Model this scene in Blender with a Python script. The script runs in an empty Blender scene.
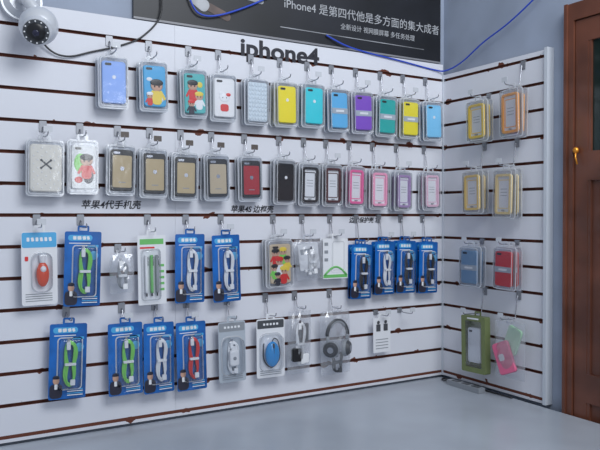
import bpy, bmesh, math, random
from mathutils import Vector, Matrix
random.seed(7)
sc=bpy.context.scene
try: sc.view_settings.view_transform='Standard'
except Exception: pass
COL=bpy.context.collection

# ---------------------------------------------------------------- materials
_m={}
def mat(name,col,rough=0.5,metal=0.0,spec=0.5,noise=0.0,nscale=40,coat=0.0):
    if name in _m: return _m[name]
    M=bpy.data.materials.new(name); M.use_nodes=True
    nt=M.node_tree; b=nt.nodes['Principled BSDF']
    b.inputs['Base Color'].default_value=(*col,1); b.inputs['Roughness'].default_value=rough
    b.inputs['Metallic'].default_value=metal; b.inputs['Specular IOR Level'].default_value=spec
    b.inputs['Coat Weight'].default_value=coat
    if noise>0:
        tc=nt.nodes.new('ShaderNodeTexCoord'); n=nt.nodes.new('ShaderNodeTexNoise'); n.inputs['Scale'].default_value=nscale
        r=nt.nodes.new('ShaderNodeValToRGB')
        r.color_ramp.elements[0].position=0.35; r.color_ramp.elements[1].position=0.65
        r.color_ramp.elements[0].color=tuple(max(0,c*(1-noise)) for c in col)+(1,)
        r.color_ramp.elements[1].color=tuple(min(1,c*(1+noise*0.5)) for c in col)+(1,)
        nt.links.new(tc.outputs['Object'],n.inputs['Vector']); nt.links.new(n.outputs['Fac'],r.inputs['Fac'])
        nt.links.new(r.outputs['Color'],b.inputs['Base Color'])
    _m[name]=M; return M
def clear(name,tint,base,edge,rough=0.12,diff=0.0):
    """thin clear packaging plastic: transparent with fresnel gloss and a little haze"""
    if name in _m: return _m[name]
    M=bpy.data.materials.new(name); M.use_nodes=True; nt=M.node_tree; nt.nodes.clear()
    o=nt.nodes.new('ShaderNodeOutputMaterial'); t=nt.nodes.new('ShaderNodeBsdfTransparent'); t.inputs[0].default_value=(*tint,1)
    g=nt.nodes.new('ShaderNodeBsdfGlossy'); g.inputs['Roughness'].default_value=rough
    d=nt.nodes.new('ShaderNodeBsdfDiffuse'); d.inputs[0].default_value=(0.88,0.90,0.94,1)
    m1=nt.nodes.new('ShaderNodeMixShader'); m2=nt.nodes.new('ShaderNodeMixShader')
    lw=nt.nodes.new('ShaderNodeLayerWeight'); lw.inputs[0].default_value=0.25
    mr=nt.nodes.new('ShaderNodeMapRange'); mr.inputs['To Min'].default_value=base; mr.inputs['To Max'].default_value=edge
    nt.links.new(lw.outputs['Fresnel'],mr.inputs['Value'])
    m1.inputs[0].default_value=diff
    nt.links.new(t.outputs[0],m1.inputs[1]); nt.links.new(d.outputs[0],m1.inputs[2])
    nt.links.new(mr.outputs[0],m2.inputs[0]); nt.links.new(m1.outputs[0],m2.inputs[1]); nt.links.new(g.outputs[0],m2.inputs[2])
    # slight waviness of the vacuum-formed plastic
    tc=nt.nodes.new('ShaderNodeTexCoord'); n=nt.nodes.new('ShaderNodeTexNoise'); n.inputs['Scale'].default_value=35
    bp=nt.nodes.new('ShaderNodeBump'); bp.inputs['Strength'].default_value=0.25; bp.inputs['Distance'].default_value=0.004
    nt.links.new(tc.outputs['Object'],n.inputs['Vector']); nt.links.new(n.outputs['Fac'],bp.inputs['Height']); nt.links.new(bp.outputs[0],g.inputs['Normal'])
    nt.links.new(m2.outputs[0],o.inputs[0]); _m[name]=M; return M

def slat_material():
    M=bpy.data.materials.new('slat_laminate'); M.use_nodes=True; nt=M.node_tree; b=nt.nodes['Principled BSDF']
    tc=nt.nodes.new('ShaderNodeTexCoord'); N=nt.nodes.new
    n=N('ShaderNodeTexNoise'); n.inputs['Scale'].default_value=3.0; n.inputs['Detail'].default_value=6
    r=N('ShaderNodeValToRGB'); r.color_ramp.elements[0].color=(0.70,0.71,0.77,1); r.color_ramp.elements[1].color=(0.80,0.81,0.86,1)
    nt.links.new(tc.outputs['Object'],n.inputs['Vector']); nt.links.new(n.outputs['Fac'],r.inputs['Fac'])
    sx=N('ShaderNodeSeparateXYZ'); nt.links.new(tc.outputs['Object'],sx.inputs[0])
    mod=N('ShaderNodeMath'); mod.operation='PINGPONG'; mod.inputs[1].default_value=0.0485
    off=N('ShaderNodeMath'); off.operation='SUBTRACT'; off.inputs[1].default_value=1.6; nt.links.new(sx.outputs['Z'],off.inputs[0])
    nt.links.new(off.outputs[0],mod.inputs[0])
    n2=N('ShaderNodeTexNoise'); n2.inputs['Scale'].default_value=14; n2.inputs['Detail'].default_value=3
    nt.links.new(tc.outputs['Object'],n2.inputs['Vector'])
    mm=N('ShaderNodeMapRange'); mm.inputs['From Min'].default_value=0.63; mm.inputs['From Max'].default_value=0.80
    mm.inputs['To Min'].default_value=0.0; mm.inputs['To Max'].default_value=0.022; nt.links.new(n2.outputs['Fac'],mm.inputs['Value'])
    lt=N('ShaderNodeMath'); lt.operation='SUBTRACT'; nt.links.new(mod.outputs[0],lt.inputs[0]); nt.links.new(mm.outputs[0],lt.inputs[1])
    cmp=N('ShaderNodeMath'); cmp.operation='LESS_THAN'; cmp.inputs[1].default_value=0.0056; nt.links.new(lt.outputs[0],cmp.inputs[0])
    mx=N('ShaderNodeMix'); mx.data_type='RGBA'; nt.links.new(cmp.outputs[0],mx.inputs[0]); nt.links.new(r.outputs[0],mx.inputs[6]); mx.inputs[7].default_value=(0.14,0.042,0.025,1)
    nt.links.new(mx.outputs[2],b.inputs['Base Color']); b.inputs['Roughness'].default_value=0.45; b.inputs['Specular IOR Level'].default_value=0.3
    return M

# ---------------------------------------------------------------- mesh builder
class B:
    def __init__(s,name): s.name=name; s.bm=bmesh.new(); s.mats=[]
    def mi(s,m):
        if m not in s.mats: s.mats.append(m)
        return s.mats.index(m)
    def box(s,x0,x1,y0,y1,z0,z1,m):
        vs=[s.bm.verts.new(p) for p in ((x0,y0,z0),(x1,y0,z0),(x1,y1,z0),(x0,y1,z0),(x0,y0,z1),(x1,y0,z1),(x1,y1,z1),(x0,y1,z1))]
        k=s.mi(m)
        for f in ((0,1,2,3),(4,7,6,5),(0,4,5,1),(1,5,6,2),(2,6,7,3),(3,7,4,0)):
            F=s.bm.faces.new([vs[i] for i in f]); F.material_index=k
    def outline(s,w,h,r,seg=5):
        r=min(r,w/2-1e-4,h/2-1e-4); pts=[]
        for cx,cz,a0 in ((w/2-r,h/2-r,0),(-w/2+r,h/2-r,90),(-w/2+r,-h/2+r,180),(w/2-r,-h/2+r,270)):
            for i in range(seg+1):
                a=math.radians(a0+90*i/seg); pts.append((cx+r*math.cos(a),cz+r*math.sin(a)))
        return pts
    def rbox(s,cx,cz,w,h,yf,yb,r,m,bev=0.0,rot=0.0,back=True):
        k=s.mi(m); rings=[]
        lv=[(yb,0)]
        if bev>0: lv+=[(yf+bev,0),(yf+bev*0.35,bev*0.3),(yf,bev)]
        else: lv+=[(yf,0)]
        cr,sr=math.cos(rot),math.sin(rot)
        for y,ins in lv:
            ring=[]
            for (x,z) in s.outline(w-2*ins,h-2*ins,max(r-ins,0.0005)):
                ring.append(s.bm.verts.new((cx+x*cr-z*sr,y,cz+x*sr+z*cr)))
            rings.append(ring)
        n=len(rings[0])
        for a,b in zip(rings,rings[1:]):
            for i in range(n):
                F=s.bm.faces.new((a[i],b[i],b[(i+1)%n],a[(i+1)%n])); F.material_index=k; F.smooth=bev>0
        F=s.bm.faces.new(rings[-1]); F.material_index=k
        if back: F=s.bm.faces.new(list(reversed(rings[0]))); F.material_index=k
    def ring(s,cx,cz,w,h,t,yf,yb,r,m,rot=0.0):
        k=s.mi(m); o=s.outline(w,h,r); i_=s.outline(w-2*t,h-2*t,max(r-t,0.0008)); n=len(o)
        cr,sr=math.cos(rot),math.sin(rot)
        def mk(P,y): return [s.bm.verts.new((cx+x*cr-z*sr,y,cz+x*sr+z*cr)) for x,z in P]
        R=[mk(o,yb),mk(o,yf),mk(i_,yf),mk(i_,yb)]
        for a,b in ((0,1),(1,2),(2,3),(3,0)):
            for i in range(n):
                F=s.bm.faces.new((R[a][i],R[b][i],R[b][(i+1)%n],R[a][(i+1)%n])); F.material_index=k
    def tube(s,pts,rad,m,seg=6):
        k=s.mi(m); P=[Vector(p) for p in pts]; prev=None; n=len(P); up=None
        for i,p in enumerate(P):
            t=(P[min(i+1,n-1)]-P[max(i-1,0)]).normalized()
            if up is None: up=Vector((0,1,0)) if abs(t.y)<0.9 else Vector((0,0,1))
            side=t.cross(up)
            if side.length<1e-4: side=t.cross(Vector((1,0,0)))
            side.normalize(); up=side.cross(t).normalized()
            ring=[s.bm.verts.new(p+side*rad*math.cos(2*math.pi*j/seg)+up*rad*math.sin(2*math.pi*j/seg)) for j in range(seg)]
            if prev:
                for j in range(seg):
                    F=s.bm.faces.new((prev[j],prev[(j+1)%seg],ring[(j+1)%seg],ring[j])); F.material_index=k; F.smooth=True
            else:
                F=s.bm.faces.new(list(reversed(ring))); F.material_index=k
            prev=ring
        F=s.bm.faces.new(prev); F.material_index=k
    def ball(s,c,rx,ry,rz,m,u=16,v=10,rot=None):
        k=s.mi(m); M=Matrix.Translation(c)@(rot.to_4x4() if rot else Matrix())@Matrix.Diagonal((rx,ry,rz,1))
        g=bmesh.ops.create_uvsphere(s.bm,u_segments=u,v_segments=v,radius=1,matrix=M)
        for ve in g['verts']:
            for f in ve.link_faces: f.material_index=k; f.smooth=True
    def cone(s,c,r1,r2,d,m,rot=None,seg=24):
        k=s.mi(m); M=Matrix.Translation(c)@(rot.to_4x4() if rot else Matrix())
        g=bmesh.ops.create_cone(s.bm,cap_ends=True,segments=seg,radius1=r1,radius2=r2,depth=d,matrix=M)
        for ve in g['verts']:
            for f in ve.link_faces: f.material_index=k
    def mesh(s):
        bmesh.ops.recalc_face_normals(s.bm,faces=s.bm.faces)
        me=bpy.data.meshes.new(s.name); s.bm.to_mesh(me); s.bm.free()
        for m in s.mats: me.materials.append(m)
        return me
    def obj(s,loc=(0,0,0),rot=(0,0,0)):
        o=bpy.data.objects.new(s.name,s.mesh()); o.location=loc; o.rotation_euler=rot; COL.objects.link(o); return o

# common materials
SLAT=slat_material()
GROOVE=mat('groove_raw_board',(0.18,0.055,0.035),0.8,noise=0.4,nscale=20)
CHROME=mat('chrome_wire',(0.45,0.46,0.5),0.25,0.9)
STEEL=mat('hook_plate_steel',(0.30,0.31,0.34),0.4,0.5)
BLI=clear('blister_plastic',(0.97,0.98,1.0),0.05,0.6,0.13,0.02)
RIM=clear('blister_flange',(0.92,0.94,0.97),0.10,0.6,0.18,0.32)
EDGE=clear('blister_edge',(0.92,0.94,0.97),0.12,0.6,0.18,0.62)
BAG=clear('poly_bag',(0.96,0.97,0.99),0.10,0.6,0.18,0.14)
WHT=mat('white_plastic',(0.85,0.86,0.88),0.35)
CARDW=mat('white_card',(0.80,0.81,0.84),0.5)
BLK=mat('black_plastic',(0.015,0.015,0.018),0.35)
DGR=mat('dark_grey_plastic',(0.07,0.075,0.085),0.4)
GRY=mat('grey_plastic',(0.28,0.30,0.33),0.4)
LGR=mat('light_grey_band',(0.45,0.50,0.56),0.4)
BLUE=mat('blue_print_card',(0.010,0.125,0.44),0.25,noise=0.45,nscale=12)
LBLUE=mat('light_blue_print',(0.08,0.42,0.75),0.35)
SKIN=mat('skin_print',(0.60,0.36,0.26),0.5)
SUIT=mat('suit_print',(0.02,0.02,0.04),0.5)
GREEN=mat('green_cable',(0.22,0.68,0.12),0.35)
RED=mat('red_cable',(0.70,0.03,0.03),0.35)
YEL=mat('yellow_ink',(0.85,0.65,0.08),0.4)
INK=mat('black_ink',(0.02,0.02,0.03),0.6)

GR=[1.6+0.097*k for k in range(-7,7)]
GW=0.010; ZB=0.905
# ---------------------------------------------------------------- room shell
def shell():
    wp=mat('wall_paint_blue_grey',(0.34,0.39,0.49),0.7,noise=0.12,nscale=5)
    b=B('wall_back'); b.box(-3.4,0.15,0.025,0.15,0,2.95,wp); b.obj()
    b=B('wall_right'); b.box(0.025,0.15,-3.4,0.025,0,2.95,wp); b.obj()
    fl=bpy.data.materials.new('floor_tile'); fl.use_nodes=True; nt=fl.node_tree; bs=nt.nodes['Principled BSDF']
    br=nt.nodes.new('ShaderNodeTexBrick'); br.offset=0; br.inputs['Color1'].default_value=(0.42,0.44,0.46,1); br.inputs['Color2'].default_value=(0.38,0.40,0.43,1)
    br.inputs['Mortar'].default_value=(0.15,0.15,0.16,1); br.inputs['Scale'].default_value=1.0; br.inputs['Brick Width'].default_value=0.6; br.inputs['Row Height'].default_value=0.6; br.inputs['Mortar Size'].default_value=0.004
    tc=nt.nodes.new('ShaderNodeTexCoord'); nt.links.new(tc.outputs['Object'],br.inputs['Vector']); nt.links.new(br.outputs['Color'],bs.inputs['Base Color']); bs.inputs['Roughness'].default_value=0.2
    b=B('floor'); b.box(-3.4,0.15,-3.4,0.15,-0.1,0,fl); b.obj()
def slatwall(name,L,right=False,zt=2.24,joints=()):
    b=B(name)
    def bx(a,c,y0,y1,z0,z1,m):
        if right: b.box(-0.0+y0,-0.0+y1,-c,-a,z0,z1,m)
        else: b.box(a,c,y0,y1,z0,z1,m)
    a,c=L
    bx(a,c,0.012,0.024,ZB,zt,GROOVE)
    edges=[ZB]+[g for g in GR if ZB+0.02<g<zt-0.02]+[zt]
    xs=[a]+list(joints)+[c]
    for z0,z1 in zip(edges,edges[1:]):
        lo=z0+(GW/2 if z0!=ZB else 0); hi=z1-(GW/2 if z1!=zt else 0)
        for x0,x1 in zip(xs,xs[1:]):
            bx(x0+0.0003,x1-0.0003,0.0,0.0125,lo,hi,SLAT)
    return b
shell()
slatwall('slatwall_panel',(-3.0,-0.002),zt=2.25,joints=(-1.22,)).obj()
slatwall('slatwall_panel',(0.002,0.545),right=True,zt=2.205).obj()
TR=mat('trim_white',(0.60,0.64,0.70),0.4)
b=B('trim_1'); b.box(-0.012,0.024,-0.560,-0.546,ZB,2.21,TR); b.obj()
b=B('trim_2'); b.box(-0.006,0.0,-0.006,0.0,ZB,2.205,TR); b.obj()

# ---------------------------------------------------------------- door
def door():
    wood=mat('door_wood',(0.15,0.052,0.030),0.4,noise=0.35,nscale=6,coat=0.2)
    glass=mat('door_dark_glass',(0.015,0.025,0.022),0.08)
    b=B('door_1')
    y0,y1=-0.632,-1.60; zt=2.34
    X0,X1=-0.006,0.024; J=0.035
    b.box(X0,X1,y0-J,y0,0,zt,wood)
    b.box(X0,X1,y1,y1+J,0,zt,wood)
    b.box(X0,X1,y1+J,y0-J,zt-0.06,zt,wood)
    a,c=y0-J-0.003,y1+J+0.003; S=0.050
    f=0.002
    def st(ya,yb,z0,z1,x=f): b.box(x,0.024,yb,ya,z0,z1,wood)
    st(a,a-S,0.01,zt-0.063); st(c+S,c,0.01,zt-0.063)
    for z0,z1 in ((0.01,0.22),(0.95,1.05),(1.72,1.82),(zt-0.14,zt-0.063)): st(a-S,c+S,z0,z1)
    for z0,z1,m in ((0.22,0.95,wood),(1.05,1.72,wood),(1.82,zt-0.14,glass)):
        b.box(0.012,0.024,c+S,a-S,z0,z1,m)
        for p in ((a-S,a-S-0.012),(c+S+0.012,c+S)): b.box(0.004,0.02,p[1],p[0],z0,z1,wood)
    b.box(X0-0.008,X0,y0-0.012,y0,0,zt,wood)
    br=mat('brass_lock',(0.80,0.32,0.04),0.3,0.7)
    b.ball((X0-0.004,y0-J-0.015,1.825),0.010,0.011,0.012,br); b.tube([(X0-0.006,y0-J-0.015,1.825),(X0-0.01,y0-J-0.018,1.80),(X0-0.008,y0-J-0.024,1.775)],0.003,br)
    b.obj()
door()

# ---------------------------------------------------------------- counter
def counter():
    top=mat('counter_laminate',(0.42,0.46,0.52),0.25,noise=0.1,nscale=3); body=mat('counter_body',(0.30,0.31,0.34),0.5)
    b=B('display_counter')
    X0,X1,Y0,Y1=-2.6,-0.016,-0.98,-0.004
    b.box(X0,X1,Y0,Y1,0.872,0.898,top)
    b.box(X0+0.02,X1-0.01,Y0+0.03,Y1-0.02,0.08,0.872,body)
    b.box(X0+0.05,X1-0.03,Y0+0.07,Y1-0.04,0.0,0.08,DGR)
    for i in range(4):
        xa=X0+0.05+i*0.63; b.box(xa,xa+0.60,Y0+0.012,Y0+0.03,0.12,0.85,top)
        b.tube([(xa+0.25,Y0+0.012,0.78),(xa+0.25,Y0-0.015,0.78),(xa+0.35,Y0-0.015,0.78),(xa+0.35,Y0+0.012,0.78)],0.005,CHROME)
    b.obj()
counter()

# ---------------------------------------------------------------- poster, lettering, labels
def textobj(name,txt,size,loc,rot,m,ext=0.0008,shear=0,align='CENTER',bold=0.0,sx=1):
    c=bpy.data.curves.new(name,'FONT'); c.body=txt; c.size=size; c.extrude=ext; c.align_x=align; c.align_y='CENTER'; c.shear=shear; c.offset=bold
    c.materials.append(m); o=bpy.data.objects.new(name,c); o.location=loc; o.rotation_euler=rot; o.scale=(sx,1,1); COL.objects.link(o); return o
def poster():
    pb=mat('poster_black_print',(0.012,0.013,0.018),0.45,noise=0.5,nscale=4)
    sil=mat('poster_silver_print',(0.35,0.36,0.38),0.35,noise=0.5,nscale=10); br=mat('poster_brown_print',(0.10,0.06,0.05),0.4,noise=0.6,nscale=14)
    b=B('wall_poster'); b.box(-1.36,-0.006,0.012,0.022,2.262,2.80,pb)
    b.box(-1.36,-0.006,0.010,0.0125,2.257,2.264,mat('poster_edge',(0.25,0.25,0.27),0.4))
    b.rbox(-1.16,2.37,0.16,0.045,0.010,0.0118,0.02,sil,rot=-0.55); b.rbox(-1.10,2.34,0.20,0.030,0.0105,0.0119,0.014,br,rot=-0.35)
    b.rbox(-0.98,2.40,0.22,0.02,0.0105,0.0119,0.009,sil,rot=-0.12)
    b.box(-0.80,-0.10,0.0112,0.0119,2.305,2.308,sil)
    po=b.obj()
    wt=mat('poster_white_ink',(0.45,0.46,0.48),0.5)
    t=textobj('poster_caption','iPhone4 是第四代他是多方面的集大成者',0.044,(-0.40,0.0115,2.395),(math.pi/2,0,0),wt); t.parent=po
    t=textobj('poster_caption_small','全新设计 视网膜屏幕 多任务处理',0.026,(-0.34,0.0115,2.345),(math.pi/2,0,0),wt); t.parent=po
poster()
textobj('wall_lettering','iphone4',0.088,(-0.805,-0.001,2.205),(math.pi/2,0,0),INK,0.0012,bold=0.0022,sx=1.18)
textobj('handwritten_label','苹果4代手机壳',0.030,(-1.44,-0.0005,1.632),(math.pi/2,0,0),INK,0.0003,shear=0.2,bold=0.0006)
textobj('handwritten_label','苹果4S 边框壳',0.028,(-0.925,-0.0005,1.620),(math.pi/2,0,0),INK,0.0003,shear=0.2,bold=0.0006)
textobj('handwritten_label','边框保护壳 35',0.024,(-0.42,-0.0005,1.578),(math.pi/2,0,0),INK,0.0003,shear=0.2,bold=0.0006)

# ---------------------------------------------------------------- cables & camera
def spline(P,n=8):
    P=[Vector(p) for p in P]; out=[]
    for i in range(len(P)-1):
        p0=P[max(i-1,0)];p1=P[i];p2=P[i+1];p3=P[min(i+2,len(P)-1)]
        for j in range(n):
            t=j/n; out.append(0.5*((2*p1)+(-p0+p2)*t+(2*p0-5*p1+4*p2-p3)*t*t+(-p0+3*p1-3*p2+p3)*t**3))
    out.append(P[-1]); return out
bc=mat('blue_network_cable',(0.03,0.08,0.55),0.4)
b=B('network_cable'); b.tube(spline([(-0.60,0.004,2.300),(-0.52,-0.004,2.270),(-0.42,-0.006,2.254),(-0.25,-0.006,2.240),(-0.06,-0.006,2.222),(-0.010,-0.03,2.220),(-0.006,-0.12,2.24),(-0.006,-0.24,2.295),(-0.006,-0.38,2.345),(-0.004,-0.52,2.42),(0.018,-0.60,2.52)]),0.0035,bc); b.obj()
b=B('network_cable'); b.tube(spline([(-1.20,0.004,2.50),(-1.17,-0.002,2.36),(-1.12,-0.002,2.30),(-1.0,-0.002,2.33),(-0.8,0.004,2.44),(-0.6,0.006,2.60)]),0.0035,bc); b.obj()
b=B('camera_power_cable'); b.tube(spline([(-1.70,-0.03,2.20),(-1.64,-0.012,2.12),(-1.58,-0.01,2.10),(-1.50,-0.006,2.125),(-1.40,-0.005,2.16),(-1.33,-0.004,2.20),(-1.27,-0.002,2.28),(-1.27,0.004,2.40)]),0.003,BLK); b.obj()
def seccam():
    sil=mat('camera_housing_silver',(0.68,0.70,0.74),0.3,0.2); b=B('security_camera')
    R=Matrix.Rotation(math.pi/2,3,'X')
    c=Vector((-1.680,-0.10,2.160))
    b.cone((-1.715,-0.013,2.25),0.060,0.060,0.024,sil,R,32); b.cone((-1.715,-0.033,2.25),0.055,0.038,0.018,sil,R,32)
    b.tube(spline([(-1.715,-0.03,2.25),(-1.715,-0.08,2.245),(-1.690,-0.10,2.205)]),0.018,sil,12)
    b.ball(c,0.056,0.056,0.056,sil,28,18)
    d=(Vector((-2.15,-1.6,1.2))-c).normalized(); q=d.to_track_quat('Z','Y').to_matrix()
    b.cone(c+d*0.047,0.042,0.038,0.022,sil,q,32); b.cone(c+d*0.0595,0.036,0.036,0.004,DGR,q,32)
    b.ball(c+d*0.058,0.028,0.028,0.012,BLK,20,12,rot=q); b.ball(c+d*0.070,0.010,0.010,0.004,mat('lens_glass',(0.03,0.03,0.06),0.02),rot=q)
    for i in range(12):
        a=i*math.pi/6; p=c+d*0.0617+q@Vector((0.032*math.cos(a),0.032*math.sin(a),0)); b.ball(p,0.0026,0.0026,0.0026,WHT,8,6)
    b.obj()
seccam()

# ---------------------------------------------------------------- packages (origin = hang hole, front = -Y, body below)
def tab(b,m,w=0.034):
    b.ring(0,-0.004,w,0.026,0.007,-0.0012,0,0.006,m)
def figure(b,x,z,s,yf,body,hair,head=None):
    """small printed cartoon character"""
    head=head or SKIN; y=yf-0.0004
    b.rbox(x,z-0.020*s,0.022*s,0.030*s,y-0.0004,yf+0.001,0.008*s,body)
    for q in (-1,1): b.rbox(x+q*0.013*s,z-0.014*s,0.006*s,0.022*s,y-0.0003,yf+0.001,0.003*s,body,rot=q*0.5)
    b.ball((x,y,z+0.006*s),0.014*s,0.0010,0.012*s,head,12,8); b.ball((x,y-0.0004,z+0.013*s),0.0148*s,0.0011,0.008*s,hair,12,8)
    for q in (-1,1): b.ball((x+q*0.005*s,y-0.0010,z+0.005*s),0.0018*s,0.0006,0.0026*s,BLK,8,6)
def case_insert(b,kind,col,w,h,cz,yb):
    cw,ch=w*0.78,h*0.80; yf=yb-0.010
    m=col
    def slot(): b.rbox(-cw*0.24,cz+ch*0.42,cw*0.28,0.008,yf-0.0006,yf+0.001,0.004,BLK)
    if kind=='plain':
        b.rbox(0,cz,cw,ch,yf,yb,0.010,m,0.003); slot()
        b.cone((0,yf-0.0003,cz+ch*0.12),0.006,0.006,0.0008,WHT,Matrix.Rotation(math.pi/2,3,'X'),16)
    elif kind.startswith('print'):
        b.rbox(0,cz,cw,ch,yf,yb,0.010,m,0.003); slot(); v=kind[5:]
        if v=='blue':
            b.ball((0.004,yf,cz-0.035),0.030,0.0008,0.020,WHT); figure(b,0.006,cz-0.008,1.5,yf-0.0006,YEL,BLK); b.ball((-0.018,yf,cz+0.022),0.010,0.0008,0.006,WHT); figure(b,-0.018,cz-0.036,0.8,yf-0.0006,RED,WHT)
        elif v=='teal':
            figure(b,-0.008,cz+0.018,1.3,yf,RED,BLK); figure(b,0.014,cz-0.016,1.1,yf,WHT,YEL); figure(b,-0.014,cz-0.040,0.9,yf,SUIT,RED); b.ball((0.018,yf,cz+0.030),0.010,0.0008,0.010,YEL)
        elif v=='green':
            b.ball((-0.010,yf,cz+0.012),0.020,0.0008,0.030,GREEN); b.ball((0.014,yf,cz-0.028),0.016,0.0008,0.024,SUIT); figure(b,0.008,cz+0.012,1.4,yf-0.0006,RED,BLK); b.ball((-0.016,yf,cz-0.040),0.012,0.0008,0.010,RED)
        else:
            for x,z,s,bd,hr in ((-0.022,0.034,1.1,RED,BLK),(0.010,0.038,1.1,GREEN,YEL),(0.026,0.008,1.0,YEL,BLK),(-0.006,0.002,1.2,WHT,RED),(-0.026,-0.020,1.0,GREEN,BLK),(0.012,-0.032,1.2,RED,YEL),(-0.014,-0.048,0.9,SUIT,SUIT)): figure(b,x,cz+z,s,yf-0.0002*(1 if z<0 else 2),bd,hr)
    elif kind=='logo':
        b.rbox(0,cz,cw,ch,yf,yb,0.010,BLK,0.003); b.rbox(0,cz-ch*0.03,cw*0.84,ch*0.78,yf-0.0012,yf+0.001,0.005,m,0.0008)
        b.rbox(-cw*0.24,cz+ch*0.42,cw*0.28,0.007,yf-0.001,yf+0.001,0.003,CHROME)
        b.rbox(0,cz+ch*0.04,0.013,0.013,yf-0.0018,yf,0.005,CHROME); b.box(-cw*0.15,cw*0.15,yf-0.0016,yf,cz-ch*0.30,cz-ch*0.28,GRY)
    elif kind=='frame':
        b.rbox(0,cz,cw*0.9,ch*0.93,yb-0.004,yb,0.008,CARDW); b.ring(0,cz,cw,ch,0.009,yf,yb,0.013,m)
        b.ring(0,cz,cw*0.70,ch*0.72,0.003,yb-0.0048,yb-0.0035,0.006,m)
        b.rbox(0,cz-ch*0.40,0.012,0.003,yf,yb-0.004,0.001,GRY)
        for i in range(3): b.box(-cw*0.2,cw*0.2,yb-0.0045,yb-0.0038,cz+ch*(0.12-0.08*i),cz+ch*(0.12-0.08*i)+0.0018,GRY)
    elif kind=='quilt':
        b.rbox(0,cz,cw*1.06,ch*1.04,yf,yb,0.010,m,0.003)
        for i in range(6):
            for j in range(9):
                x=(i-2.5)*cw*1.0/6; z=cz+(j-4)*ch*1.0/9; b.ball((x,yf,z),cw*0.075,0.0014,ch*0.05,m,8,5)
    elif kind=='bow':
        b.rbox(0,cz,cw*1.08,ch*1.04,yf,yb,0.012,m,0.004)
        for q in (-1,1):
            b.rbox(0.0,cz+0.012,0.034,0.0045,yf-0.0012,yf+0.001,0.002,DGR,rot=q*0.7)
            for e in (-1,1): b.ball((e*0.014,yf-0.001,cz+0.012+q*e*0.012),0.0035,0.0012,0.0035,DGR,8,6)
        for i in range(7):
            for j in range(11):
                if (i+j)%2==0: b.ball(((i-3)*cw/7.2,yf,cz+(j-5)*ch/11.5),0.0022,0.0012,0.0022,WHT,6,5)
    elif kind=='kitty':
        b.rbox(0,cz,cw,ch,yf,yb,0.010,m,0.003); b.ball((0,yf,cz),0.019,0.0015,0.015,WHT); b.ball((-0.013,yf,cz+0.013),0.006,0.0014,0.007,WHT); b.ball((0.013,yf,cz+0.013),0.006,0.0014,0.007,WHT)
        b.ball((0.014,yf-0.001,cz+0.011),0.009,0.0015,0.006,RED); b.ball((-0.007,yf-0.0013,cz),0.0016,0.001,0.002,BLK); b.ball((0.007,yf-0.0013,cz),0.0016,0.001,0.002,BLK)
        b.rbox(0,cz-0.035,0.03,0.025,yf-0.001,yf+0.001,0.008,RED); slot()
    elif kind=='band':
        b.rbox(0,cz,cw,ch,yf,yb,0.010,m,0.003); b.rbox(0,cz-ch*0.02,cw*0.98,ch*0.16,yf-0.001,yf+0.001,0.002,LGR)
        slot(); b.rbox(0,cz-ch*0.02,cw*0.5,0.008,yf-0.0018,yf,0.002,WHT)
_mc={}
def blister(key,kind,m,w=0.095,h=0.172):
    if key in _mc: return _mc[key]
    b=B('phone_case_package'); tab(b,EDGE)
    cz=-0.012-h/2+0.004
    b.rbox(0,cz,w,h,-0.0012,0,0.012,RIM)
    b.ring(0,cz,w,h,0.0038,-0.0024,0,0.012,EDGE)
    b.ring(0,cz,w-0.010,h-0.012,0.0020,-0.0195,-0.0185,0.010,EDGE)
    case_insert(b,kind,m,w,h,cz-0.001,-0.006)
    b.rbox(0,cz,w-0.010,h-0.012,-0.020,-0.0013,0.010,BLI,0.003,back=False)
    _mc[key]=b.mesh(); return _mc[key]
def coil(b,cx,cz,w,h,y,m,n=4,r=0.0030,band=WHT):
    P=[]
    for i in range(n*24+1):
        a=2*math.pi*i/24; k=i/24/n
        ww=w*(1-0.45*k)/2; hh=h*(1-0.16*k)/2
        pinch=0.50+0.50*abs(math.sin(a))
        P.append((cx+ww*math.cos(a)*pinch+0.002*math.sin(3*a+k*5),y-0.004*k-0.002*math.sin(a*2),cz+hh*math.sin(a)))
    b.tube(P,r,m)
    b.rbox(cx,cz,w*0.6,0.008,y-0.010,y+0.003,0.003,band)
    b.rbox(cx-w*0.12,cz+h*0.40,0.012,0.024,y-0.010,y-0.003,0.002,band,0.001); b.rbox(cx-w*0.12,cz+h*0.40+0.017,0.008,0.011,y-0.009,y-0.005,0.001,CHROME)
    b.rbox(cx+w*0.14,cz-h*0.40,0.015,0.018,y-0.009,y-0.003,0.002,band,0.001)
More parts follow.
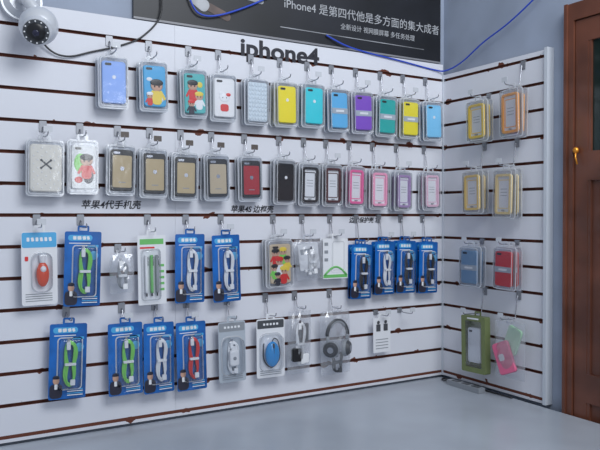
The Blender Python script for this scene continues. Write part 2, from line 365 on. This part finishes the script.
def cablecard(key,cm,w=0.105,h=0.235,band=WHT,person=True):
    if key in _mc: return _mc[key]
    b=B('usb_cable_package'); b.ring(0,-0.002,0.036,0.022,0.006,-0.0012,0,0.006,BLUE)
    cz=-0.010-h/2
    b.rbox(0,cz,w,h,-0.0014,0,0.006,BLUE)
    zt=cz+h/2
    b.rbox(-w*0.08,zt-0.020,w*0.66,0.018,-0.002,-0.001,0.008,LBLUE)
    for i,(x,ww) in enumerate(((-0.026,0.010),(-0.012,0.012),(0.003,0.010),(0.015,0.008))): b.rbox(x,zt-0.020,ww,0.011,-0.0026,-0.0015,0.002,WHT,rot=0.1*i)
    b.box(-w*0.38,w*0.2,-0.0022,-0.001,zt-0.038,zt-0.0355,WHT); b.box(w*0.12,w*0.42,-0.0022,-0.001,zt-0.050,zt-0.042,LBLUE)
    b.ball((w*0.30,-0.0015,cz+h*0.18),0.014,0.0008,0.014,LBLUE)
    if person:
        px=-w*0.30; pz=cz-h*0.5+0.004
        b.rbox(px,pz+0.022,0.038,0.044,-0.0022,-0.001,0.012,SUIT); b.ball((px,-0.002,pz+0.055),0.010,0.0009,0.013,SKIN); b.ball((px,-0.0021,pz+0.064),0.0105,0.001,0.007,SUIT)
        b.rbox(px,pz+0.036,0.009,0.016,-0.0027,-0.0015,0.002,WHT)
    for i in range(4): b.box(w*0.0,w*0.42,-0.002,-0.001,cz-h*0.5+0.010+i*0.006,cz-h*0.5+0.0125+i*0.006,LBLUE if i%2 else WHT)
    dz=cz-h*0.03; dh=h*0.66; dw=w*0.60
    coil(b,w*0.05,dz,dw*0.84,dh*0.92,-0.009,cm,4,band=band)
    b.ring(w*0.05,dz,dw+0.010,dh+0.010,0.004,-0.0022,-0.001,0.012,EDGE)
    b.rbox(w*0.05,dz,dw,dh,-0.022,-0.0015,0.012,BLI,0.006,back=False)
    _mc[key]=b.mesh(); return _mc[key]
def crumple(b,w,h,cz,m,seed,depth=0.018):
    rnd=random.Random(seed); nx,nz=8,11
    for side in (0,1):
        V=[]
        for j in range(nz+1):
            row=[]
            for i in range(nx+1):
                u=i/nx*2-1; v=j/nz*2-1; e=(1-u*u)*(1-v*v)
                row.append(b.bm.verts.new((u*w/2*(1-0.05*abs(v)**3)+rnd.uniform(-1,1)*0.0015,(-depth*e-0.001+rnd.uniform(-1,1)*0.003*min(1,e*4)) if side==0 else 0.0,cz+v*h/2+rnd.uniform(-1,1)*0.0015)))
            V.append(row)
        k=b.mi(m)
        for j in range(nz):
            for i in range(nx):
                F=b.bm.faces.new((V[j][i],V[j][i+1],V[j+1][i+1],V[j+1][i])); F.material_index=k
def place(me,name,X,Z,side='M',y=0.042,copies=1,tilt=None,step=0.0235):
    """hang a package with its hole on the prong at height Z"""
    for c in range(copies):
        o=bpy.data.objects.new(name,me); COL.objects.link(o)
        yy=y-step*c
        ry=(tilt if tilt is not None else random.uniform(-0.03,0.03)); rz=random.uniform(-0.07,0.07) if c==0 else 0
        if side=='M': o.location=(X,-yy,Z); o.rotation_euler=(0,ry,rz)
        else: o.matrix_world=Matrix.Translation((-yy,X,Z))@Matrix.Rotation(-math.pi/2+rz,4,'Z')@Matrix.Rotation(ry,4,'Y')
def hook(X,Z,side='M',L=0.085,tag=None):
    g=min((q for q in GR if q>Z+0.012),default=Z+0.03)
    b=B('display_hook'); dz=g-Z
    pl=min(dz,0.030)
    b.rbox(0,dz-pl/2,0.022,pl+0.004,-0.0035,-0.001,0.003,STEEL)
    b.box(-0.010,0.010,-0.002,0.008,dz-0.003,dz+0.001,STEEL)
    b.tube(spline([(0,-0.002,dz-pl*0.6),(0,-0.010,dz-pl*0.6-0.002),(0,-0.018,0.006+0.3*(dz-pl)),(0,-0.026,0.0025),(0,-L*0.7,0.0025),(0,-L+0.006,0.004),(0,-L,0.010),(0,-L,0.016)],4),0.0020,CHROME,8)
    if tag: b.rbox(0,0.020,0.026,0.018,-L-0.002,-L-0.0005,0.002,tag)
    b.obj((X,0,Z) if side=='M' else (0,X,Z),(0,0,0 if side=='M' else -math.pi/2))
TAG=mat('price_tag',(0.60,0.62,0.66),0.3); TAGD=mat('price_tag_brown',(0.10,0.08,0.07),0.4)

C=lambda n,c,**k: mat('case_'+n,c,0.28,**k)
row1=[('lav','plain',C('lavender_blue',(0.28,0.46,0.90))),('ctblue','printblue',C('print_blue_base',(0.06,0.42,0.74))),
 ('ctteal','printteal',C('print_teal_base',(0.10,0.50,0.50))),
 ('kitty','kitty',C('white',(0.85,0.85,0.86))),('lace','quilt',C('pale_grey',(0.66,0.74,0.80))),
 ('yel','plain',C('yellow',(0.92,0.78,0.04))),('teal','plain',C('teal',(0.05,0.68,0.76))),('lblue','band',C('sky_blue',(0.15,0.52,0.85))),
 ('purp','band',C('purple',(0.26,0.10,0.60))),('tgreen','band',C('teal_green',(0.02,0.45,0.42))),('yel2','band',C('lemon',(0.88,0.76,0.03))),('lblue2','plain',C('aqua_blue',(0.25,0.64,0.92)))]
d1=[(-1.445,2.123),(-1.313,2.123),(-1.172,2.112),(-1.060,2.107),(-.931,2.103),(-.811,2.104),(-.692,2.109),(-.581,2.101),(-.466,2.100),(-.344,2.095),(-.226,2.094),(-.104,2.092)]
for i,((x,z),(k,kd,m)) in enumerate(zip(d1,row1)):
    place(blister(k,kd,m,0.097,0.168),'phone_case_package',x,z-0.006,copies=2); hook(x,z-0.006,tag=TAG if i%2==0 else None)
beige=C('gold_beige',(0.50,0.39,0.22)); 
row2=[('cream','bow',C('cream',(0.76,0.73,0.66)),.114,.174),('ctgreen','printgreen',C('print_white_base',(0.75,0.76,0.76)),.098,.172),
 ('bei','logo',beige,.097,.166),('bei','logo',beige,.097,.166),('bei','logo',beige,.097,.166),('bei2','logo',C('sand',(0.52,0.43,0.30)),.096,.164),('dred','logo',C('dark_red',(0.40,0.02,0.03)),.096,.164),
 ('blk','plain',C('black',(0.015,0.015,0.02)),.092,.17),('fblk','frame',C('black_frame',(0.02,0.02,0.025)),.09,.165),('fbrn','frame',C('brown_frame',(0.09,0.03,0.035)),.09,.165),
 ('fpnk','frame',C('pink_frame',(0.85,0.16,0.38)),.09,.165),('fpnk2','frame',C('light_pink_frame',(0.90,0.38,0.55)),.09,.165),('fpur','frame',C('mauve_frame',(0.42,0.28,0.52)),.09,.165),('fcl','frame',C('pale_pink_frame',(0.80,0.52,0.64)),.09,.165)]
d2=[(-1.652,1.845),(-1.540,1.851),(-1.419,1.842),(-1.311,1.835),(-1.201,1.827),(-1.087,1.826),(-.958,1.825),(-.815,1.821),(-.707,1.811),(-.606,1.811),(-.497,1.8075),(-.382,1.80),(-.260,1.7945),(-.110,1.798)]
for i,((x,z),(k,kd,m,w,h)) in enumerate(zip(d2,row2)):
    place(blister(k,kd,m,w-0.002,h),'phone_case_package',x,z-0.006,copies=2); hook(x,z-0.006,tag=TAGD if i in (2,3,4,5,6) else (TAG if i%3==0 else None))
yf=C('yellow_frame',(0.95,0.66,0.10)); of=C('orange_frame',(0.95,0.42,0.10)); 
for k,kd,m,Y,Z,h in (('fy','frame',yf,-.266,2.069,.167),('fo','frame',of,-.440,2.088,.185),('fy2','frame',C('yellow_pink_frame',(0.92,0.66,0.22)),-.244,1.792,.175),('fo2','frame',C('peach_frame',(0.92,0.72,0.35)),-.413,1.789,.190),
    ('rg','band',C('slate_blue',(0.20,0.34,0.52)),-.233,1.490,.165),('rr','band',C('red_blue',(0.68,0.05,0.06)),-.415,1.494,.165)):
    place(blister(k,kd,m,0.106,h),'phone_case_package',Y,Z-0.006,'R',copies=2,y=0.060,step=0.028); hook(Y,Z-0.006,'R',L=0.10,tag=TAG)

# ---- row 3 / 4 special packages
def carger():
    b=B('car_charger_package'); w,h=.105,.225; cz=-0.010-h/2; zt=cz+h/2
    tab(b,CARDW); b.rbox(0,cz,w,h,-0.0014,0,0.008,CARDW)
    b.rbox(0,zt-0.026,w*0.97,0.046,-0.002,-0.001,0.006,LBLUE)
    for i in range(6): b.rbox(-0.033+i*0.013,zt-0.024,0.008,0.012,-0.0027,-0.0015,0.002,WHT,rot=0.2*(i%2))
    for i in range(4): b.box(-w*0.4,w*0.35,-0.002,-0.001,cz-h*0.5+0.012+i*0.007,cz-h*0.5+0.0145+i*0.007,GRY)
    o=mat('orange_red_plastic',(0.75,0.07,0.02),0.25); b.ball((0.006,-0.014,cz-0.018),0.019,0.012,0.038,o,20,14); b.ball((0.006,-0.022,cz-0.002),0.009,0.007,0.010,WHT)
    b.cone((0.006,-0.012,cz+0.030),0.007,0.011,0.025,WHT,None,16); b.rbox(0.006,cz-0.012,0.056,0.118,-0.030,-0.0015,0.022,BLI,0.008,back=False); b.ring(0.006,cz-0.012,0.064,0.126,0.004,-0.0026,-0.001,0.026,EDGE)
    b.rbox(-0.038,cz+0.03,0.010,0.014,-0.0025,-0.001,0.003,RED); return b.mesh()
place(carger(),'car_charger_package',-1.672,1.560)
def bagcable(nm,w,h,m,seed,extra=None):
    b=B(nm); tab(b,BAG); cz=-0.008-h/2
    coil(b,0,cz-0.005,w*0.6,h*0.7,-0.008,m,3)
    if extra: extra(b,cz)
    crumple(b,w,h,cz,BAG,seed,0.022); return b.mesh()
place(cablecard('bg',GREEN,.112),'usb_cable_package',-1.539,1.558)
place(bagcable('cable_in_poly_bag',.078,.125,GRY,3),'cable_in_poly_bag',-1.419,1.480)
def stylus():
    b=B('stylus_package'); w,h=.096,.23; cz=-0.010-h/2; zt=cz+h/2; gp=mat('green_print',(0.16,0.52,0.14),0.4)
    tab(b,CARDW); b.rbox(0,cz,w,h,-0.0014,0,0.004,CARDW); b.box(-w*0.42,w*0.42,-0.002,-0.001,zt-0.030,zt-0.012,gp); b.box(-w*0.42,w*0.1,-0.002,-0.001,zt-0.044,zt-0.038,RED)
    for i,(x,m) in enumerate(((-0.022,WHT),(-0.004,gp),(0.014,GRY))):
        b.tube([(x,-0.010,cz-0.075),(x,-0.010,cz-0.068),(x,-0.010,cz+0.05)],0.0052,m,10); b.tube([(x,-0.010,cz-0.086),(x,-0.010,cz-0.074)],0.0025,BLK,8); b.tube([(x+0.004,-0.016,cz+0.045),(x+0.004,-0.016,cz+0.015)],0.0012,CHROME)
    for i in range(5): b.box(w*0.26,w*0.43,-0.002,-0.001,cz-0.07+i*0.02,cz-0.062+i*0.02,gp)
    b.rbox(-0.004,cz-0.015,0.060,0.165,-0.020,-0.0015,0.010,BLI,0.005,back=False); b.ring(-0.004,cz-0.015,0.068,0.173,0.004,-0.0026,-0.001,0.012,EDGE); return b.mesh()
place(stylus(),'stylus_package',-1.319,1.543)
wc=cablecard('bw',WHT)
for x,z in ((-1.183,1.545),(-1.051,1.540)): place(wc,'usb_cable_package',x,z)
for x,z in ((-1.295,1.251),): place(wc,'usb_cable_package',x,z)
bk=cablecard('bk',BLK,w=0.100,h=0.215)
for i,(x,z) in enumerate(((-.462,1.494),(-.349,1.504),(-.236,1.504),(-.118,1.497))): place(bk if i!=1 else cablecard('bw2',WHT,0.1,0.215),'usb_cable_package',x,z,copies=2)
place(blister('anime','printmany',C('print_tan_base',(0.62,0.50,0.36)),.112,.180),'phone_case_package',-.840,1.521,copies=2)
def whitebag():
    b=B('earphone_poly_bag'); tab(b,BAG); w,h=.118,.155; cz=-0.008-h/2
    b.rbox(0.0,cz+0.01,0.085,0.10,-0.004,-0.001,0.004,CARDW,rot=0.05); b.rbox(-0.01,cz+0.03,0.05,0.02,-0.0046,-0.003,0.002,GRY,rot=0.05)
    coil(b,0.01,cz-0.01,0.05,0.09,-0.011,WHT,3,r=0.002); b.ball((-0.02,-0.012,cz-0.04),0.008,0.006,0.008,WHT); b.ball((-0.005,-0.012,cz-0.052),0.008,0.006,0.008,WHT)
    crumple(b,w,h,cz,BAG,11,0.024); return b.mesh()
place(whitebag(),'earphone_poly_bag',-.715,1.519,tilt=-0.08)
def screenfilm():
    b=B('screen_protector_package'); w,h=.112,.155; cz=-0.008-h/2; gp=mat('green_print',(0.12,0.42,0.12))
    tab(b,CARDW); b.rbox(0,cz,w,h,-0.0016,0,0.003,CARDW); b.rbox(0.012,cz+0.01,0.060,0.125,-0.0035,-0.001,0.006,WHT,0.0008)
    for i in range(3): b.box(-w*0.44,-w*0.30,-0.0024,-0.001,cz+0.05-i*0.03,cz+0.062-i*0.03,GRY)
    b.ring(0.012,cz+0.01,0.052,0.110,0.0012,-0.004,-0.0034,0.005,GRY)
    P=[(-0.048+0.096*t,-0.003,cz-0.062+0.03*math.sin(math.pi*t)) for t in [i/12 for i in range(13)]]; b.tube(P,0.004,gp); b.rbox(0,cz-h*0.5+0.010,w*0.96,0.012,-0.0024,-0.001,0.002,gp); return b.mesh()
sp=screenfilm(); place(sp,'screen_protector_package',-.588,1.518,copies=3,step=0.012,tilt=0.0)
# row 4
place(cablecard('bg',GREEN,.112),'usb_cable_package',-1.585,1.271,tilt=0.03); place(cablecard('bg',GREEN,.112),'usb_cable_package',-1.408,1.259,tilt=-0.01)
place(cablecard('br',RED),'usb_cable_package',-1.182,1.245)
def whiteblister(nm,w,h,fn,header,card):
    b=B(nm); cz=-0.010-h/2; zt=cz+h/2; tab(b,card); b.rbox(0,cz,w,h,-0.0014,0,0.008,card)
    b.rbox(0,zt-0.020,w*0.94,0.030,-0.002,-0.001,0.004,header)
    for i in range(5): b.rbox(-0.026+i*0.013,zt-0.020,0.008,0.008,-0.0027,-0.0015,0.002,WHT)
    for i in range(3): b.box(-w*0.38,w*0.38,-0.002,-0.001,cz-h*0.5+0.010+i*0.007,cz-h*0.5+0.0125+i*0.007,GRY)
    fn(b,cz); b.rbox(0,cz-0.015,w*0.74,h*0.60,-0.036,-0.0015,0.022,BLI,0.010,back=False); b.ring(0,cz-0.015,w*0.82,h*0.66,0.004,-0.0026,-0.001,0.026,EDGE); return b.mesh()
def chg(b,cz):
    b.rbox(0,cz-0.020,0.036,0.056,-0.026,-0.004,0.010,WHT,0.005); b.rbox(0,cz+0.014,0.018,0.014,-0.018,-0.010,0.002,WHT); coil(b,0.0,cz-0.02,0.058,0.115,-0.007,WHT,3); b.rbox(0,cz-0.02,0.012,0.012,-0.0268,-0.0255,0.005,GRY)
place(whiteblister('wall_charger_package',.102,.215,chg,GRY,LGR),'wall_charger_package',-1.028,1.234)
def mouse(b,cz):
    mb=mat('blue_mouse_shell',(0.03,0.30,0.70),0.2); b.ball((0,-0.016,cz-0.020),0.028,0.016,0.046,mb,20,14); b.rbox(0,cz+0.012,0.006,0.016,-0.032,-0.020,0.003,DGR,0.001)
    b.tube(spline([(0,-0.012,cz+0.022),(0.01,-0.010,cz+0.036),(0.028,-0.008,cz+0.02),(0.032,-0.008,cz-0.04),(0.0,-0.008,cz-0.070),(-0.030,-0.008,cz-0.04),(-0.030,-0.008,cz+0.02)]),0.0018,BLK); b.box(-0.0005,0.0005,-0.0325,-0.02,cz-0.015,cz+0.015,DGR)
place(whiteblister('computer_mouse_package',.112,.215,mouse,DGR,CARDW),'computer_mouse_package',-.872,1.232)
def bw(b,cz): 
    b.rbox(0.012,cz+0.035,0.05,0.07,-0.006,-0.002,0.004,DGR); b.rbox(-0.018,cz-0.045,0.036,0.05,-0.020,-0.004,0.006,BLK,0.003); b.rbox(0.020,cz-0.06,0.030,0.036,-0.018,-0.004,0.006,WHT,0.003)
place(bagcable('charger_poly_bag',.100,.235,WHT,5,bw),'charger_poly_bag',-.747,1.250)
def headphone():
    b=B('headphone_package'); w,h=.135,.245; cz=-0.008-h/2; tab(b,BAG)
    P=[(0.046*math.cos(a),-0.016,cz+0.03+0.056*math.sin(a)) for a in [math.pi*i/14 for i in range(15)]]; b.tube(P,0.0075,DGR,8); b.tube([(x*0.9,y,z-0.002) for x,y,z in P[3:12]],0.008,GRY,8)
    for s in (-1,1):
        b.tube([(s*0.044,-0.016,cz+0.03),(s*0.042,-0.016,cz-0.005)],0.007,GRY,8); R=Matrix.Rotation(s*0.7,3,'Z')@Matrix.Rotation(math.pi/2,3,'X')
        c=Vector((s*0.034,-0.022,cz-0.022))
        b.cone(c,0.034,0.031,0.014,GRY,R); b.cone(c+R@Vector((0,0,0.012)),0.029,0.022,0.010,DGR,R); b.cone(c+R@Vector((0,0,0.018)),0.012,0.012,0.003,CHROME,R)
    coil(b,0,cz-0.075,0.07,0.08,-0.010,DGR,3,band=DGR); crumple(b,w,h,cz,BAG,21,0.040); return b.mesh()
place(headphone(),'headphone_package',-.590,1.240)
def smallbox():
    b=B('memory_card_package'); w,h=.085,.140; cz=-0.008-h/2; tab(b,CARDW); b.rbox(0,cz,w,h,-0.0016,0,0.004,CARDW)
    for s in (-1,1): b.rbox(s*0.018,cz+0.030,0.020,0.028,-0.003,-0.001,0.002,DGR); b.ball((s*0.018,-0.003,cz+0.052),0.007,0.001,0.007,DGR)
    for i in range(4): b.box(-w*0.36,w*0.36,-0.0022,-0.001,cz-0.055+i*0.012,cz-0.052+i*0.012,GRY)
    return b.mesh()
place(smallbox(),'memory_card_package',-.364,1.195)
for x,z in ((-1.672,1.560),(-1.539,1.558),(-1.419,1.480),(-1.319,1.543),(-1.183,1.545),(-1.051,1.540),(-.840,1.521),(-.715,1.519),(-.588,1.518),(-.462,1.494),(-.349,1.504),(-.236,1.504),(-.118,1.497),
            (-1.585,1.271),(-1.408,1.259),(-1.295,1.251),(-1.182,1.245),(-1.028,1.234),(-.872,1.232),(-.747,1.250),(-.590,1.240),(-.364,1.195),(-.240,1.195)):
    hook(x,z,tag=TAG if random.random()<0.4 else None)
# right wall bottom row
def olive():
    b=B('phone_case_box'); ol=mat('olive_print',(0.17,0.21,0.08),0.4); w,h=.125,.225; cz=-0.008-h/2
    tab(b,ol); b.ring(0,cz,w,h,0.020,-0.030,0,0.006,ol); b.rbox(0,cz,w-0.002,h-0.002,-0.004,0,0.005,ol); b.rbox(0,cz-0.004,0.066,0.140,-0.026,-0.004,0.010,WHT,0.003)
    b.rbox(-0.016,cz+0.052,0.016,0.008,-0.0266,-0.025,0.003,BLK); b.rbox(0,cz,w-0.04,h-0.04,-0.029,-0.028,0.004,BLI); b.rbox(0,cz+h*0.5-0.010,0.06,0.006,-0.031,-0.0295,0.002,WHT); return b.mesh()
place(olive(),'phone_case_box',-.250,1.205,'R',copies=1,y=0.040); hook(-.250,1.205,'R',L=0.12,tag=TAG)
def pinkbag():
    b=B('soft_case_poly_bag'); w,h=.145,.215; cz=-0.008-h/2; tab(b,BAG)
    pk=mat('pink_silicone',(0.80,0.16,0.30),0.4); gn=mat('pale_green_silicone',(0.38,0.60,0.42),0.4)
    b.rbox(0.018,cz+0.040,0.066,0.105,-0.010,-0.002,0.012,gn,0.003,rot=-0.35); b.rbox(-0.012,cz-0.030,0.080,0.120,-0.022,-0.011,0.012,pk,0.003,rot=0.4); b.rbox(-0.02,cz-0.03,0.026,0.026,-0.0226,-0.021,0.008,WHT,rot=0.4)
    crumple(b,w,h,cz,BAG,33,0.034); return b.mesh()
place(pinkbag(),'soft_case_poly_bag',-.425,1.205,'R',y=0.05); hook(-.425,1.205,'R',L=0.10,tag=TAG)

def strip():
    b=B('power_strip'); b.box(-0.085,-0.050,-0.30,-0.12,0.899,0.918,GRY)
    for i in range(3): b.box(-0.078,-0.057,-0.285+i*0.055,-0.250+i*0.055,0.918,0.920,DGR)
    b.tube(spline([(-0.068,-0.12,0.908),(-0.06,-0.07,0.903),(-0.04,-0.05,0.903),(-0.03,-0.12,0.903),(-0.035,-0.25,0.903),(-0.03,-0.42,0.903)]),0.003,BLK); b.obj()
strip()

# ---------------------------------------------------------------- lights & world
w=bpy.data.worlds.new('world'); sc.world=w; w.use_nodes=True
bg=w.node_tree.nodes['Background']; bg.inputs[0].default_value=(0.76,0.85,1.0,1); bg.inputs[1].default_value=0.43
def area(name,loc,target,sx,sy,e,col):
    L=bpy.data.lights.new(name,'AREA'); L.shape='RECTANGLE'; L.size=sx; L.size_y=sy; L.energy=e; L.color=col
    o=bpy.data.objects.new(name,L); o.location=loc; o.rotation_euler=(Vector(target)-Vector(loc)).to_track_quat('-Z','Y').to_euler(); COL.objects.link(o)
area('overhead_area_light',(-0.9,-2.3,3.3),(-0.5,0,1.5),1.6,1.0,46,(0.92,0.96,1.0))  # unseen main light, added high so its reflection misses the packages
area('front_glare_light',(-0.7,-3.35,2.0),(-0.8,0,1.7),0.45,1.0,9,(0.92,0.96,1.0))  # small unseen light added to put glare on the left packages

cam=bpy.data.cameras.new('camera'); cam.lens=41.16; cam.sensor_width=36; cam.clip_start=0.05
co=bpy.data.objects.new('camera',cam); co.location=(-2.052,-2.25,1.6); co.rotation_euler=(math.radians(90-0.83),0,math.radians(-30.6)); COL.objects.link(co); sc.camera=co
